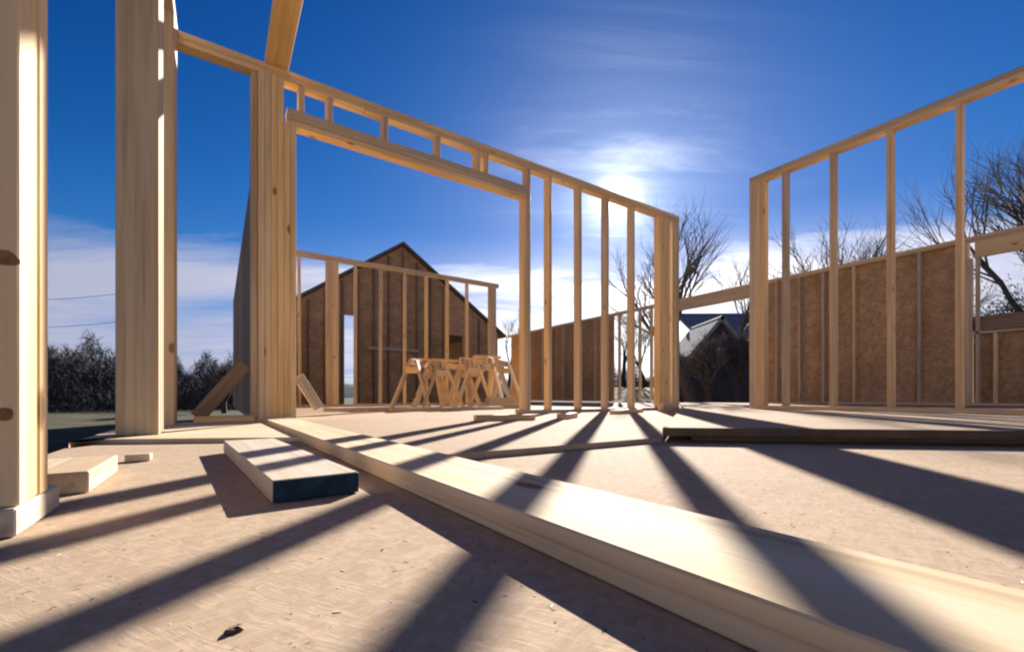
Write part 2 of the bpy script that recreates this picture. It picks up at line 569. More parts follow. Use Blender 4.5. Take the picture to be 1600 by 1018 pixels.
# ------------------------------------------------------------------ A: header wall
t = thing('stud_wall', 'wooden stud wall with a ladder-like open header over its wide opening, bright sun behind its right end', 'wall frame', tuple(A.p(A.at(640), 0.0)))
sL, sR = A.at(272), A.at(1057)
plate(t, A, sL, sR, TOP - 0.038, name='top_plate')
plate(t, A, sL, post_s + 0.6, TOP - 0.0775, name='top_plate')
plate(t, A, post_s + 0.603, sR, TOP - 0.0775, name='top_plate')
ZP = TOP - 0.078
sK = A.at(820)
plate(t, A, sK - 0.057, sR, ZL, name='bottom_plate')
plate(t, A, sL + 0.1, A.at(398), 0.019, name='bottom_plate')
for u in (856, 903, 945, 986):
    stud(t, A, A.at(u), ZL + 0.038, ZP, lean=random.uniform(-.006, .006))
# king stud and the shorter jack stud under the header
stud(t, A, sK + 0.0195, ZL + 0.038, ZP)
stud(t, A, sK - 0.0195, ZL + 0.038, 2.089)
# end post: two studs, a spacer and the short turn of the wall
sE = A.at(1031)
stud(t, A, sE - 0.04, ZL + 0.038, ZP, mat=M_POST)
stud(t, A, sE + 0.001, ZL + 0.038, ZP, mat=M_POST)
stud(t, A, sE + 0.081, ZL + 0.038, ZP, mat=M_POST)
stud(t, A, sE + 0.120, ZL + 0.038, ZP, mat=M_POST)
stud(t, A, A.at(1048.5), ZL + 0.038, ZP, mat=M_GREY, depth=0.08)
stud(t, A, A.at(1055), ZL + 0.038, ZP, mat=M_GREY)
stud(t, A, sE + 0.042, ZL + 0.038, ZP, mat=M_POST)
# built-up post at the left of the wide opening
for k in range(-3, 3):
    stud(t, A, post_s + 0.0194 + 0.0388 * k, 0.001, ZP if k < 1 else 2.089, depth=0.14 if k % 2 == 0 else 0.135, mat=M_POST, name='post_stud')
stud(t, A, post_s - 0.136, 0.001, ZP, off=0.045, depth=0.14, mat=M_STUD, name='post_stud')
# open header: chord, cripples
hL, hR = post_s + 0.062, sK + 0.0
for zc in (2.09, 2.1295, 2.169):
    plate(t, A, hL, hR - 0.001, zc, name='header_chord', mat=M_STUD, depth=0.089 if zc != 2.1295 else 0.086)
for u in (470, 514, 600, 682, 744, 757):
    stud(t, A, A.at(u), 2.2075, ZP, name='cripple_stud')
# knee braces nailed to the post's foot
board('knee_brace', A.p(post_s - 0.45, 0.05, 0.0), A.p(post_s - 0.19, 0.40, 0.0), 0.089, 0.038, UP, M_DIM, t)  # shade on this brace is put into its darker lumber colour
board('knee_brace', A.p(post_s + 0.27, 0.10, -0.03), A.p(post_s + 0.135, 0.33, -0.03), 0.07, 0.038, UP, M_STUD, t)

# ------------------------------------------------------------------ C: left wall
t = thing('stud_wall', 'near left wall frame of thick built-up posts, the nearest post cut off by the photo edge', 'wall frame', tuple(Cc.p(0.5, 0, 0.07)))
sCorner = (A.p(sL) - Cc.o).dot(D1)
plate(t, Cc, -0.9, sCorner - 0.05, TOP - 0.038, depth=0.14, off=0.07, name='top_plate', mat=M_PLATE)
plate(t, Cc, -0.9, sCorner - 0.05, TOP - 0.0775, depth=0.14, off=0.07, name='top_plate', mat=M_PLATE)
for k in range(3):
    stud(t, Cc, 0.000 + 0.0388 * k, 0.038, ZP, depth=0.14 - 0.004 * (k == 1), off=0.071, mat=M_POST, name='post_stud')
for k in range(5):
    stud(t, Cc, 1.575 + 0.0388 * k, 0.0195, ZP, depth=0.14 - 0.004 * (k % 2), off=0.071, mat=M_GREY, name='post_stud')
for k in range(3):
    stud(t, Cc, sCorner - 0.28 + 0.0388 * k, 0.0195, ZP, depth=0.14 - 0.004 * (k % 2), off=0.071, mat=M_POST, name='corner_stud')
stud(t, Cc, sCorner - 0.14, 0.0195, ZP, depth=0.038, thick=0.12, off=0.02, mat=M_POST, name='corner_stud')
plate(t, Cc, -0.03, 0.155, 0.001, depth=0.145, off=0.0735, thick=0.0365, name='bottom_plate', mat=M_PLATE)
for z, off, r in ((0.358, 0.013, 0.013), (0.158, 0.016, 0.011), (0.62, 0.10, 0.012)):
    kv, ux, nz = [], D2, -D1
    for i in range(14):
        a = 2 * math.pi * i / 14
        rr_ = r * (1 + 0.12 * math.sin(3 * a + z * 9))
        kv.append(Cc.p(-0.0194, z + rr_ * 0.75 * math.sin(a), off + rr_ * math.cos(a)))
    pr_ = [p + nz * 0.0006 for p in kv]
    mesh_obj('knot', [p - t.location for p in pr_] + [p - t.location + (D1 * 0.002) for p in pr_],
             [tuple(range(13, -1, -1))] + [(i, (i + 1) % 14, 14 + (i + 1) % 14, 14 + i) for i in range(14)], M_KNOT, t, t.location)
t = thing('floor_plate', 'short pale offcut of floor plate lying on the floor behind the nearest left post', 'lumber', tuple(Cc.p(0.41, 0.001, 0.08)))
plate(t, Cc, 0.275, 0.555, 0.001, depth=0.16, off=0.068, thick=0.04, name='plank', mat=M_PLATE)

# ------------------------------------------------------------------ B: right wall
t = thing('stud_wall', 'right hand wall frame of bare studs standing on the raised floor before the sheathed wall', 'wall frame', tuple(B.p(1.2, ZR)))
b0, b1 = B.at(1174), 4.2
plate(t, B, b0, b1, 2.525 - 0.038)
plate(t, B, b0, b1, 2.525 - 0.0775)
ZB = 2.525 - 0.078
plate(t, B, b0, b1, ZR, name='bottom_plate')
for k in range(4):
    stud(t, B, b0 + 0.02 + 0.0388 * k, ZR + 0.038, ZB, depth=0.089 - 0.004 * (k == 1), mat=M_POST)
stud(t, B, b0 + 0.02, ZR + 0.038, ZB, off=0.10, depth=0.089, thick=0.038, mat=M_POST)
for s in (0.174, 0.59, 1.011, 1.427, 1.833, 2.24, 2.65, 3.05, 3.46, 3.87):
    stud(t, B, s, ZR + 0.038, ZB, lean=random.uniform(-.006, .006))

# ------------------------------------------------------------------ D: far low-looking wall
t = thing('stud_wall', 'far wall frame of thin studs seen through the wide opening, before the gable house', 'wall frame', tuple(DD.p(0, ZL)))
dL, dR = DD.at(388), DD.at(778)
TD = 2.53
plate(t, DD, dL, dR, TD - 0.038)
plate(t, DD, dL, dR, TD - 0.0775)
plate(t, DD, dL, dR, ZL, name='bottom_plate')
for u in (425, 468, 555, 594, 632, 666, 698, 730):
    stud(t, DD, DD.at(u), ZL + 0.038, TD - 0.078, lean=random.uniform(-.012, .012))
for k in range(5):
    stud(t, DD, DD.at(511) + 0.0388 * k, ZL + 0.038, TD - 0.078, mat=M_GREY if k < 3 else M_POST, depth=0.089 - 0.004 * (k % 2))
for k in range(4):
    stud(t, DD, DD.at(765) + 0.0388 * k, ZL + 0.038, TD - 0.078, mat=M_GREY, depth=0.089 - 0.004 * (k % 2))
stud(t, DD, DD.at(765) + 0.16, ZL + 0.038, TD - 0.078, off=0.08, mat=M_GREY)

# ------------------------------------------------------------------ F: sheathed side wall seen nearly edge on
t = thing('sheathed_wall', 'dark board-clad wall seen almost edge on just left of the middle post', 'wall', tuple(F.p(2, 0)))
plate(t, F, 0.02, F_len, 2.462, off=-0.05)
plate(t, F, 0.02, F_len, ZL, off=-0.05, name='bottom_plate')
for k in range(22):
    stud(t, F, 0.05 + 0.406 * k, ZL + 0.038, 2.461, off=-0.05)
for k in range(7):
    board('sheathing_panel', F.p(0.01 + 1.222 * k + 0.61, -0.05, 0.002), F.p(0.01 + 1.222 * k + 0.61, 2.42, 0.002), 1.216, 0.011, F.d, M_SHEATH, t)

# ------------------------------------------------------------------ E: long sheathed wall at the back right
t = thing('sheathed_wall', 'long back wall clad in brown strand board, with a window gap at its right end', 'wall', tuple(E.p(3, ZR)))
TE = 2.525
eR, eL = E.at(1760), E.at(795)
def e_plate(s0, s1, z, **k): return plate(t, E, s0, s1, z, **k)
e_plate(eR, eL, TE - 0.038); e_plate(eR, eL, TE - 0.0775)
ZE = TE - 0.078
def panels(ua, ub, z0=ZR, z1=ZE + 0.02):
    sa, sb = E.at(ua), E.at(ub)
    lo, hi = min(sa, sb), max(sa, sb)
    n = max(1, round((hi - lo) / 1.22))
    w = (hi - lo) / n
    for i in range(n):
        c = lo + w * (i + 0.5)
        board('sheathing_panel', E.p(c, z0, -0.0525 ), E.p(c, z1, -0.0525), w - 0.001, 0.011, E.d, M_SHEATH, t)
panels(797, 958)
panels(1196, 1512)
# window gap: panel below, header above
wA, wB = E.at(1524), E.at(1760)
panels(1530, 1760, ZR, 1.13)
e_plate(wB, wA, 1.095, name='window_sill')
for k in range(2):
    board('window_header', E.p(wB, ZE - 0.12, -0.022 + 0.044 * k), E.p(wA, ZE - 0.12, -0.022 + 0.044 * k), 0.235, 0.038, UP, M_POST, t)
e_plate(E.at(1176), E.at(1056), ZE - 0.20, name='opening_header', thick=0.20, mat=M_GREY)
e_plate(E.at(958), E.at(797), ZR, name='bottom_plate')
e_plate(eR, E.at(1176), ZR, name='bottom_plate')
for u in (822, 848, 880, 905, 930, 968, 1000, 1018, 1056, 1176, 1188, 1214, 1250, 1287, 1335, 1437, 1512):
    stud(t, E, E.at(u), ZR + 0.0385, ZE - (0.20 if 1050 < u < 1180 else 0))
stud(t, E, E.at(1528), ZR + 0.0385, ZE - 0.239)
stud(t, E, E.at(1522) + 0.03, ZR + 0.0385, ZE - 0.239)
board('cross_board', E.p(E.at(1750), 1.26, -0.06), E.p(E.at(1500), 1.26, -0.06), 0.20, 0.03, UP, M_DIM, t)
for u in (1556, 1660):
    stud(t, E, E.at(u), ZR + 0.0385, 1.094)

# ------------------------------------------------------------------ gable house behind
G = Line((-3.27, 13.0), D2)
GH, GW, PITCH = 4.65, 3.35, 0.69
gz = -0.5
t = thing('gable_house', 'half built house with a dark brown strand-board gable end behind the far wall frame', 'house', tuple(G.p(0, gz)))
zr_at = lambda s: GH - PITCH * abs(s)
door = (G.at(538), G.at(556)); win = (G.at(699), G.at(723))
DOOR_T, WIN_B, WIN_T = 2.45, 1.05, 2.15
def gpanel(s0, s1, zb, zt=None):
    poly = [(s0, zb), (s1, zb)]
    if zt is None:
        poly.append((s1, zr_at(s1)))
        if s0 < 0 < s1: poly.append((0, GH))
        poly.append((s0, zr_at(s0)))
    else:
        poly += [(s1, zt), (s0, zt)]
    n = len(poly)
    v = [G.p(s, z, 0.0) - t.location for s, z in poly] + [G.p(s, z, 0.02) - t.location for s, z in poly]
    f = [tuple(range(n)), tuple(range(2 * n - 1, n - 1, -1))] + [(i, n + i, n + (i + 1) % n, (i + 1) % n) for i in range(n)]
    return mesh_obj('sheathing_panel', v, f, M_GABLE, t, t.location)
cuts = sorted([-GW, -2.2, -1.05, 0.12, 1.25, 2.35, GW] + [door[0], door[1], win[0], win[1]])
for a_, b_ in zip(cuts[:-1], cuts[1:]):
    if b_ - a_ < 0.02: continue
    a2, b2 = a_ + 0.0008, b_ - 0.0008
    mid = (a_ + b_) / 2
    if door[0] < mid < door[1]:
        gpanel(a2, b2, DOOR_T)
    elif win[0] < mid < win[1]:
        gpanel(a2, b2, gz, WIN_B); gpanel(a2, b2, WIN_T)
    else:
        gpanel(a2, b2, gz)
for i in range(15):
    s = -3.0 + 0.43 * i
    if door[0] - .05 < s < door[1] + .05 or win[0] - .05 < s < win[1] + .05: continue
    stud(t, G, s, gz, zr_at(s) - 0.10, off=-0.045, mat=M_DIM, name='stud')
board('ledger', G.p(G.at(572), 1.57, -0.11), G.p(G.at(652), 1.57, -0.11), 0.089, 0.038, UP, M_GREY, t)
DEP = 6.0
for sg in (-1, 1):
    e = GW + 0.25
    for dpt, nm, mt, th in ((-0.14, 'roof', M_ROOF, 0.08),):
        vs = []
        for (s, up) in ((0, 0.04), (e, 0.04), (e, 0.04 + th), (0, 0.04 + th)):
            z = GH - PITCH * s + up
            for off in (dpt, DEP):
                vs.append(G.p(sg * s, z, off) - t.location)
        f = [(0, 1, 3, 2), (2, 3, 5, 4), (4, 5, 7, 6), (6, 7, 1, 0), (0, 2, 4, 6), (1, 7, 5, 3)]
        mesh_obj(nm, vs, f, mt, t, t.location)
    # the side wall of the house
    board('side_wall', G.p(sg * (GW - 0.03), gz, DEP / 2 + 0.03), G.p(sg * (GW - 0.03), zr_at(GW) - 0.02, DEP / 2 + 0.03), 0.04, DEP - 0.03, G.d, M_GABLE, t)

# ------------------------------------------------------------------ long plate on the floor and overhead beam
fn = Vector((1, KP, 0)).normalized()
cK = (0.386 + 0.597) / 2
def onplate(Y, c=cK): return Vector((c - KP * Y, Y, 0))
p0, p1 = onplate(-0.45), onplate(3.02)
t = thing('floor_plate', 'long pale plank lying flat on the floor from bottom right corner to middle post', 'lumber', tuple(onplate(1.0)))
board('plank', p0 + UP * 0.0205, p1 + UP * 0.0205, 0.172, 0.039, fn, M_LONG, t)
bs = A.p(post_s, 0, -0.05)
t = thing('ceiling_beam', 'overhead double beam resting on the middle post and passing above the camera', 'beam', (bs.x, bs.y, TOP + 0.002))
for k in range(2):
    board('plank', bs + UP * (TOP + 0.021 + 0.0395 * k) + D1 * 0.08, bs - D1 * 4.6 + UP * (TOP + 0.021 + 0.0395 * k), 0.14, 0.038, D2, M_POST, t)

# plank with dark blue end
pd = Vector((-0.615, 0.7885, 0)); pn = Vector((0.7885, 0.615, 0))
e0 = Vector((-0.345, 0.778, 0.0205))
t = thing('loose_plank', 'short loose plank with a dark blue painted end, left of the long plank', 'lumber', (e0.x, e0.y, 0.001))
board('plank', e0 + pd * 0.0025, e0 + pd * 0.86, 0.146, 0.038, pn, M_PLATE, t)
board('painted_end', e0 - pd * 0.0015, e0 + pd * 0.0022, 0.143, 0.0355, pn, M_BLUE, t)

# ------------------------------------------------------------------ sawhorses
def sawhorse(cx, cy, ang, label, L=0.95, H=0.64):
    t = thing('sawhorse', label, 'sawhorse', (cx, cy, ZL), 'sawhorses on the raised floor')
    ax = Vector((math.cos(ang), math.sin(ang), 0)); ay = Vector((-ax.y, ax.x, 0))
    c = Vector((cx, cy, ZL))
    board('top_beam', c - ax * L / 2 + UP * H, c + ax * L / 2 + UP * H, 0.089, 0.038, UP, M_STUD, t)
    for e in (-1, 1):
        for s in (-1, 1):
            top = c + ax * e * (L / 2 - 0.10) + ay * s * 0.041 + UP * (H + 0.02)
            bot = c + ax * e * (L / 2 + 0.02) + ay * s * 0.27 + UP * 0.012
            board('leg', bot, top, 0.089, 0.034, ax, M_STUD, t)
        m = c + ax * e * (L / 2 - 0.035)
        board('gusset', m - ay * 0.085 + UP * (H - 0.11), m + ay * 0.085 + UP * (H - 0.11), 0.09, 0.012, UP, M_POST, t)
    return t
sawhorse(-1.30, 6.35, R(80), 'leftmost sawhorse of bare lumber standing in front of the far studs', 0.85)
sawhorse(-0.98, 6.75, R(62), 'sawhorse of bare lumber standing second from left in the cluster', 0.95)
sawhorse(-0.56, 6.55, R(95), 'sawhorse of bare lumber standing third from left in the cluster', 0.8)
sawhorse(-0.22, 6.75, R(72), 'rightmost sawhorse of bare lumber, beside the far wall end post', 0.95, 0.70)
sawhorse(-1.02, 6.05, R(110), 'sawhorse of bare lumber nearest the camera, at the left of the cluster', 0.7, 0.58)
sawhorse(-0.50, 6.95, R(50), 'sawhorse of bare lumber farthest back in the cluster, touching the far studs', 0.9, 0.72)
def loose(x, y, z, L, ang, label, mat=M_STUD, W=0.14, T=0.038, grp='loose boards left on the sawhorses and floor'):
    c = Vector((x, y, z + T / 2 + 0.001)); a = Vector((math.cos(ang), math.sin(ang), 0))
    setp(board('loose_board', c - a * L / 2, c + a * L / 2, W, T, Vector((-a.y, a.x, 0)), mat), label, 'board', grp)
loose(-1.12, 6.50, ZL + 0.685, 0.62, R(25), 'board laid across the two left sawhorses')
loose(-0.38, 6.62, ZL + 0.746, 0.42, R(30), 'short board end laid over the right sawhorse', M_POST)
loose(-1.15, 5.55, ZL, 2.3, R(33), 'longest board on the floor in front of the sawhorses', M_STUD)
loose(-0.75, 5.30, ZL, 1.5, R(36), 'board on the floor nearest to the wide opening, before the longest one', M_PLATE)
loose(0.45, 4.62, ZL, 0.9, R(28), 'board on the floor by the foot of the jack stud', M_GREY, 0.089)
loose(1.15, 4.35, ZL, 0.7, R(55), 'board on the floor before the sunlit studs, pointing at the end post', M_STUD, 0.089)
t = thing('lumber_stack', 'low stack of short boards on the raised floor under the right sawhorse', 'lumber', (-0.1, 6.3, ZL))
for i in range(4):
    for j in range(2):
        c = Vector((-0.12 + 0.006 * i, 6.25 + 0.15 * j, ZL + 0.0195 + 0.0388 * i))
        board('plank', c - D2 * 0.28, c + D2 * (0.26 + 0.02 * ((i + j) % 2)), 0.14, 0.038, D1, M_STUD, t)

# ------------------------------------------------------------------ scraps
def offcut(x, y, z, L, W, T, ang, label, mat=M_STUD):
    c = Vector((x, y, z + T / 2 + 0.001)); a = Vector((math.cos(ang), math.sin(ang), 0))
    o = board('wood_offcut', c - a * L / 2, c + a * L / 2, W, T, Vector((-a.y, a.x, 0)), mat)
    setp(o, label, 'offcut', 'offcuts of wood left on the floor')
offcut(-1.05, 1.23, 0, 0.055, 0.035, 0.02, 0.5, 'tiny pale wood offcut on the floor beside the short floor plate', M_PLATE)
offcut(-0.05, 3.0, ZL, 0.42, 0.089, 0.038, 0.35, 'short stud offcut on the raised floor in front of the jack stud')
offcut(0.42, 3.3, ZL, 0.30, 0.089, 0.038, 1.2, 'stubby board end on the raised floor in front of the header wall')
offcut(1.74, 4.95, ZL, 0.14, 0.10, 0.09, 0.3, 'pale cut block at the foot of the header wall end post')
# dark knot of bark on the near floor
v, f = [], []
for i in range(9):
    a = 2 * math.pi * i / 9
    r = 0.012 * (1 + 0.3 * math.sin(3 * a + 1))
    v += [(r * 1.3 * math.cos(a), r * 0.6 * math.sin(a), 0.0), (r * 0.9 * math.cos(a), r * 0.4 * math.sin(a), 0.004 + 0.001 * math.sin(2 * a))]
f = [(2 * i, 2 * ((i + 1) % 9), 2 * ((i + 1) % 9) + 1, 2 * i + 1) for i in range(9)] + [tuple(2 * i + 1 for i in range(9))]
o = mesh_obj('bark_chip', v, f, M_CHIP, loc=(-0.214, 0.334, 0.0005)); o.rotation_euler.z = 0.4; o.scale = (0.42, 0.45, 0.7)
setp(o, 'small dark chip of bark lying on the near floor', 'wood chip')

# ------------------------------------------------------------------ vegetation
class Tubes:
    def __init__(self): self.v, self.f = [], []

    def add(self, pts, rad, n):
        base = len(self.v)
        up = Vector((0.31, 0.17, 0.93))
        for i, p in enumerate(pts):
            d = (pts[min(i + 1, len(pts) - 1)] - pts[max(i - 1, 0)]).normalized()
            a = d.cross(up)
            a = a.normalized() if a.length > 1e-3 else Vector((1, 0, 0))
            b = d.cross(a)
            for k in range(n):
                w = 2 * math.pi * k / n
                self.v.append(p + (a * math.cos(w) + b * math.sin(w)) * rad[i])
        for i in range(len(pts) - 1):
            for k in range(n):
                k2 = (k + 1) % n
                self.f.append((base + i * n + k, base + i * n + k2, base + (i + 1) * n + k2, base + (i + 1) * n + k))

    def mesh(self, name, mat):
        me = bpy.data.meshes.new(name)
        me.from_pydata([tuple(x) for x in self.v], [], self.f)
        me.materials.append(mat)
        for p in me.polygons: p.use_smooth = True
        return me


def grow(rnd, tr, cr, p, d, L, r, lev, maxlev, up=0.10, spread=0.62, kids=(3, 4)):
    n = 5 if lev < 2 else 4
    pts, rad = [p.copy()], [r]
    q, dd = p.copy(), d.copy()
    for i in range(n):
        dd = (dd + Vector((rnd.gauss(0, .10), rnd.gauss(0, .10), rnd.gauss(0, .06) + up * 0.5))).normalized()
        q = q + dd * L / n
        pts.append(q.copy()); rad.append(r * (1 - 0.5 * (i + 1) / n) if lev < maxlev else r * (1 - 0.8 * (i + 1) / n))
    (tr if lev <= 1 else cr).add(pts, rad, 7 if lev == 0 else 5 if lev == 1 else 3)
    if lev == maxlev: return
    m = rnd.randint(*kids) + (2 if lev >= 1 else 0)
    for j in range(m):
        at = (0.45 + 0.55 * (j + rnd.random()) / m) if lev else (0.6 + 0.4 * (j + rnd.random()) / m)
        idx = min(n, int(at * n))
        fr = at * n - idx if idx < n else 0
        base = pts[idx] if idx == n else pts[idx].lerp(pts[idx + 1], max(0, fr))
        ax = Vector((rnd.gauss(0, 1), rnd.gauss(0, 1), rnd.gauss(0, .4)))
        ax = (ax - dd * ax.dot(dd)).normalized()
        sp = spread * rnd.uniform(0.6, 1.25)
        nd = (dd * math.cos(sp) + ax * math.sin(sp)).normalized()
        grow(rnd, tr, cr, base, nd, L * rnd.uniform(0.55, 0.80), max(rad[idx] * rnd.uniform(0.5, 0.72), 0.0035), lev + 1, maxlev, up, spread, kids)


def bare_proto(seed, H, r, maxlev=4, trunk=0.32, up=0.14, spread=0.55, kids=(3, 4)):
    rnd = random.Random(seed)
    tr, cr = Tubes(), Tubes()
    grow(rnd, tr, cr, Vector((0, 0, -0.1)), Vector((rnd.gauss(0, .05), rnd.gauss(0, .05), 1)).normalized(), H * trunk, r, 0, maxlev, up, spread, kids)
    zmax = max(x.z for x in cr.v)
    k = H / zmax
    for T_ in (tr, cr):
        T_.v = [x * k for x in T_.v]
    return tr.mesh('trunk', M_BARK), cr.mesh('crown', M_TWIG)


protos = [bare_proto(3, 6.5, 0.15), bare_proto(11, 6.0, 0.11, trunk=0.26), bare_proto(29, 7.0, 0.13, trunk=0.36, spread=0.45)]
shrubs = [bare_proto(41, 3.2, 0.05, 4, 0.12, 0.12, 0.6, (4, 5)), bare_proto(57, 3.6, 0.06, 4, 0.15, 0.12, 0.55, (4, 5))]


def tree(u, Y, top_v, pr, rot, label, cat='tree', name='bare_tree', group='bare winter trees beyond the house frame'):
    x = Y * (u - 800) / 683
    z0 = ground_h(x, Y)
    ztop = HC + Y * (620 - top_v) / 683
    o = thing(name, label, cat, (x, Y, z0), group)
    h0 = max(v.co.z for v in pr[1].vertices)
    s = (ztop - z0) / h0
    o.scale = (s, s, s)
    o.rotation_euler.z = rot
    for nm, me in zip(('trunk', 'crown'), pr):
        c = bpy.data.objects.new(nm, me)
        C.objects.link(c)
        c.parent = o
    return o


tree(1088, 13.5, 318, protos[0], 0.4, 'large bare tree with a forked dark trunk behind the gap between the two wall frames')
tree(1150, 22, 392, protos[1], 2.0, 'slim bare tree just left of the right wall frame corner post')
tree(1232, 20, 372, protos[2], 1.1, 'thin bare tree seen between the first studs of the right wall frame')
tree(1318, 17, 318, protos[1], 4.1, 'wide bare tree seen in the middle bays of the right wall frame')
tree(1372, 24, 352, protos[0], 5.2, 'small bare tree right of the wide one, above the sheathed wall')
tree(1452, 26, 402, protos[2], 0.2, 'lowest bare tree showing over the sheathed wall top')
tree(1575, 15, 205, protos[0], 2.7, 'tall dark bare tree at the right edge above the window gap')
tree(1660, 13, 150, protos[2], 3.5, 'tallest bare tree, its branches entering at the right edge of the photo')
tree(975, 34, 470, protos[1], 3.0, 'distant bare tree between the sunlit studs of the header wall')
tree(1010, 30, 500, protos[0], 1.0, 'distant small bare tree beside the header wall end post')
tree(790, 36, 470, protos[2], 1.9, 'distant bare tree just right of the far wall end post')
tree(868, 40, 505, protos[0], 0.9, 'distant bare tree between the jack stud and the next stud')
tree(108, 24, 532, shrubs[0], 0.3, 'bare dark shrub beside the nearest left post', 'shrub', 'bare_shrub', 'bare shrubs past the left side of the floor')
tree(152, 26, 560, shrubs[1], 1.3, 'bare dark shrub just left of the grey post', 'shrub', 'bare_shrub', 'bare shrubs past the left side of the floor')
tree(60, 22, 520, shrubs[1], 2.3, 'bare dark shrub partly hidden by the nearest left post', 'shrub', 'bare_shrub', 'bare shrubs past the left side of the floor')
tree(1112, 16.5, 512, shrubs[0], 0.9, 'bare dark shrub before the neighbouring house in the doorway gap', 'shrub', 'bare_shrub', 'bare shrubs in the doorway gap')
tree(1158, 17.5, 500, shrubs[1], 2.2, 'bare dark shrub at the right side of the doorway gap', 'shrub', 'bare_shrub', 'bare shrubs in the doorway gap')
tree(352, 19, 560, shrubs[0], 3.3, 'bare shrub at the foot of the edge-on dark wall', 'shrub', 'bare_shrub', 'bare shrubs past the left side of the floor')
tree(388, 15, 545, shrubs[1], 4.3, 'bare shrub behind the knee brace of the middle post', 'shrub', 'bare_shrub', 'bare shrubs past the left side of the floor')


def quads_mesh(name, cen, size, mat, width=0.45, axis=None):
    """many small leaf faces or twigs at the given centres, each its own way round"""
    n = len(cen)
    a = rng.normal(size=(n, 3))
    if axis is not None: a = a * 0.45 + axis
    a /= np.linalg.norm(a, axis=1)[:, None]
    b = rng.normal(size=(n, 3)); b -= a * (a * b).sum(1)[:, None]; b /= np.linalg.norm(b, axis=1)[:, None]
    s = size * rng.uniform(0.6, 1.4, (n, 1))
    v = np.stack([cen - a * s, cen + b * s * width, cen + a * s, cen - b * s * width], 1).reshape(-1, 3)
    me = bpy.data.meshes.new(name)
    me.vertices.add(4 * n); me.loops.add(4 * n); me.polygons.add(n)
    me.vertices.foreach_set('co', v.astype(np.float32).ravel())
    me.loops.foreach_set('vertex_index', np.arange(4 * n, dtype=np.int32))
    me.polygons.foreach_set('loop_start', np.arange(0, 4 * n, 4, dtype=np.int32))
    me.polygons.foreach_set('loop_total', np.full(n, 4, dtype=np.int32))
    me.materials.append(mat)
    me.update(); me.validate()
    return me


def evergreen_proto(seed, W, H):
    r = np.random.default_rng(seed)
    k = 55
    u = r.normal(size=(k, 3)); u /= np.linalg.norm(u, axis=1)[:, None]
    c = u * r.uniform(0.45, 1.0, (k, 1)) * np.array([W / 2, W / 2, H / 2]) + np.array([0, 0, H / 2])
    cen, axs = [], []
    for q_ in c:
        m = 700
        d = r.normal(size=(m, 3)) * np.array([1, 1, 0.7]) * 0.17 * min(W, H)
        cen.append(q_ + d); axs.append(d / 0.25 / min(W, H) + (q_ - np.array([0, 0, H * 0.35])) / H)
    cen = np.concatenate(cen); axs = np.concatenate(axs)
    axs = axs[cen[:, 2] > 0.02]; cen = cen[cen[:, 2] > 0.02]
    T_ = Tubes()
    T_.add([Vector((0, 0, -0.2)), Vector((0.03, 0, H * 0.4)), Vector((0, 0.03, H * 0.8))], [0.13, 0.09, 0.03], 7)
    for i in range(10):
        a_ = i * 2.4
        z = H * (0.2 + 0.055 * i)
        T_.add([Vector((0, 0, z)), Vector((math.cos(a_) * W * 0.3, math.sin(a_) * W * 0.3, z + 0.25))], [0.05, 0.012], 4)
    return T_.mesh('trunk', M_BARK), quads_mesh('crown', cen, 0.075, M_GREEN, 0.16, axs)


evs = [evergreen_proto(1, 4.2, 4.0), evergreen_proto(2, 3.4, 4.6)]
EG = 'dark evergreen bushes behind the back wall'
tree(1140, 26, 505, evs[1], 1.4, 'dark evergreen behind the pale roof in the doorway gap', 'evergreen', 'evergreen_bush', EG)
tree(1072, 27, 535, evs[1], 2.2, 'low dark evergreen at the left side of the doorway gap', 'evergreen', 'evergreen_bush', EG)
tree(1562, 16, 442, evs[0], 0.8, 'dark evergreen seen through the window gap', 'evergreen', 'evergreen_bush', EG)
tree(1640, 15, 410, evs[1], 2.8, 'tall dark evergreen at the right edge of the window gap', 'evergreen', 'evergreen_bush', EG)

# neighbouring house seen through the doorway gap: a pale roofed porch gable and the main roof to its right
HY = 20.0
hx = lambda u: HY * (u - 800) / 683
hz = lambda v: HC + HY * (620 - v) / 683
hb = ground_h(hx(1130), HY)
t = thing('neighbour_house', 'dark neighbouring house with pale roof seen through the doorway gap of the back wall', 'house', (hx(1130), HY, hb))
def slab(name, a, b, c, d, th, mat):
    n = (Vector(b) - Vector(a)).cross(Vector(d) - Vector(a)).normalized() * th
    vs = [Vector(p) - t.location for p in (a, b, c, d)] + [Vector(p) + n - t.location for p in (a, b, c, d)]
    return mesh_obj(name, vs, [(0, 3, 2, 1), (4, 5, 6, 7), (0, 1, 5, 4), (1, 2, 6, 5), (2, 3, 7, 6), (3, 0, 4, 7)], mat, t, t.location)
ax_, az_ = hx(1124), hz(494)
lx, lz = hx(1072), hz(556)
rx = 2 * ax_ - lx
slab('roof', (lx, HY - .3, lz), (ax_, HY - .3, az_), (ax_, HY + 3, az_), (lx, HY + 3, lz), -0.16, M_PALE)
slab('roof', (ax_, HY - .3, az_), (rx, HY - .3, lz), (rx, HY + 3, lz), (ax_, HY + 3, az_), -0.16, M_PALE)
vs = [Vector((x, y, z)) - t.location for y in (HY, HY + 3) for x, z in ((lx + .15, hb - .2), (rx - .15, hb - .2), (rx - .15, lz + .05), (ax_, az_ - .12), (lx + .15, lz + .05))]
mesh_obj('wall', vs, [(0, 1, 2, 3, 4), (9, 8, 7, 6, 5), (0, 4, 9, 5), (1, 6, 7, 2)], M_WALLD, t, t.location)
mx0, mx1 = hx(1138), hx(1290)
slab('roof', (mx0, HY + 3.2, hz(515)), (mx1, HY + 3.2, hz(515)), (mx1, HY + 6.5, hz(452)), (mx0, HY + 6.5, hz(452)), 0.16, M_PALE)
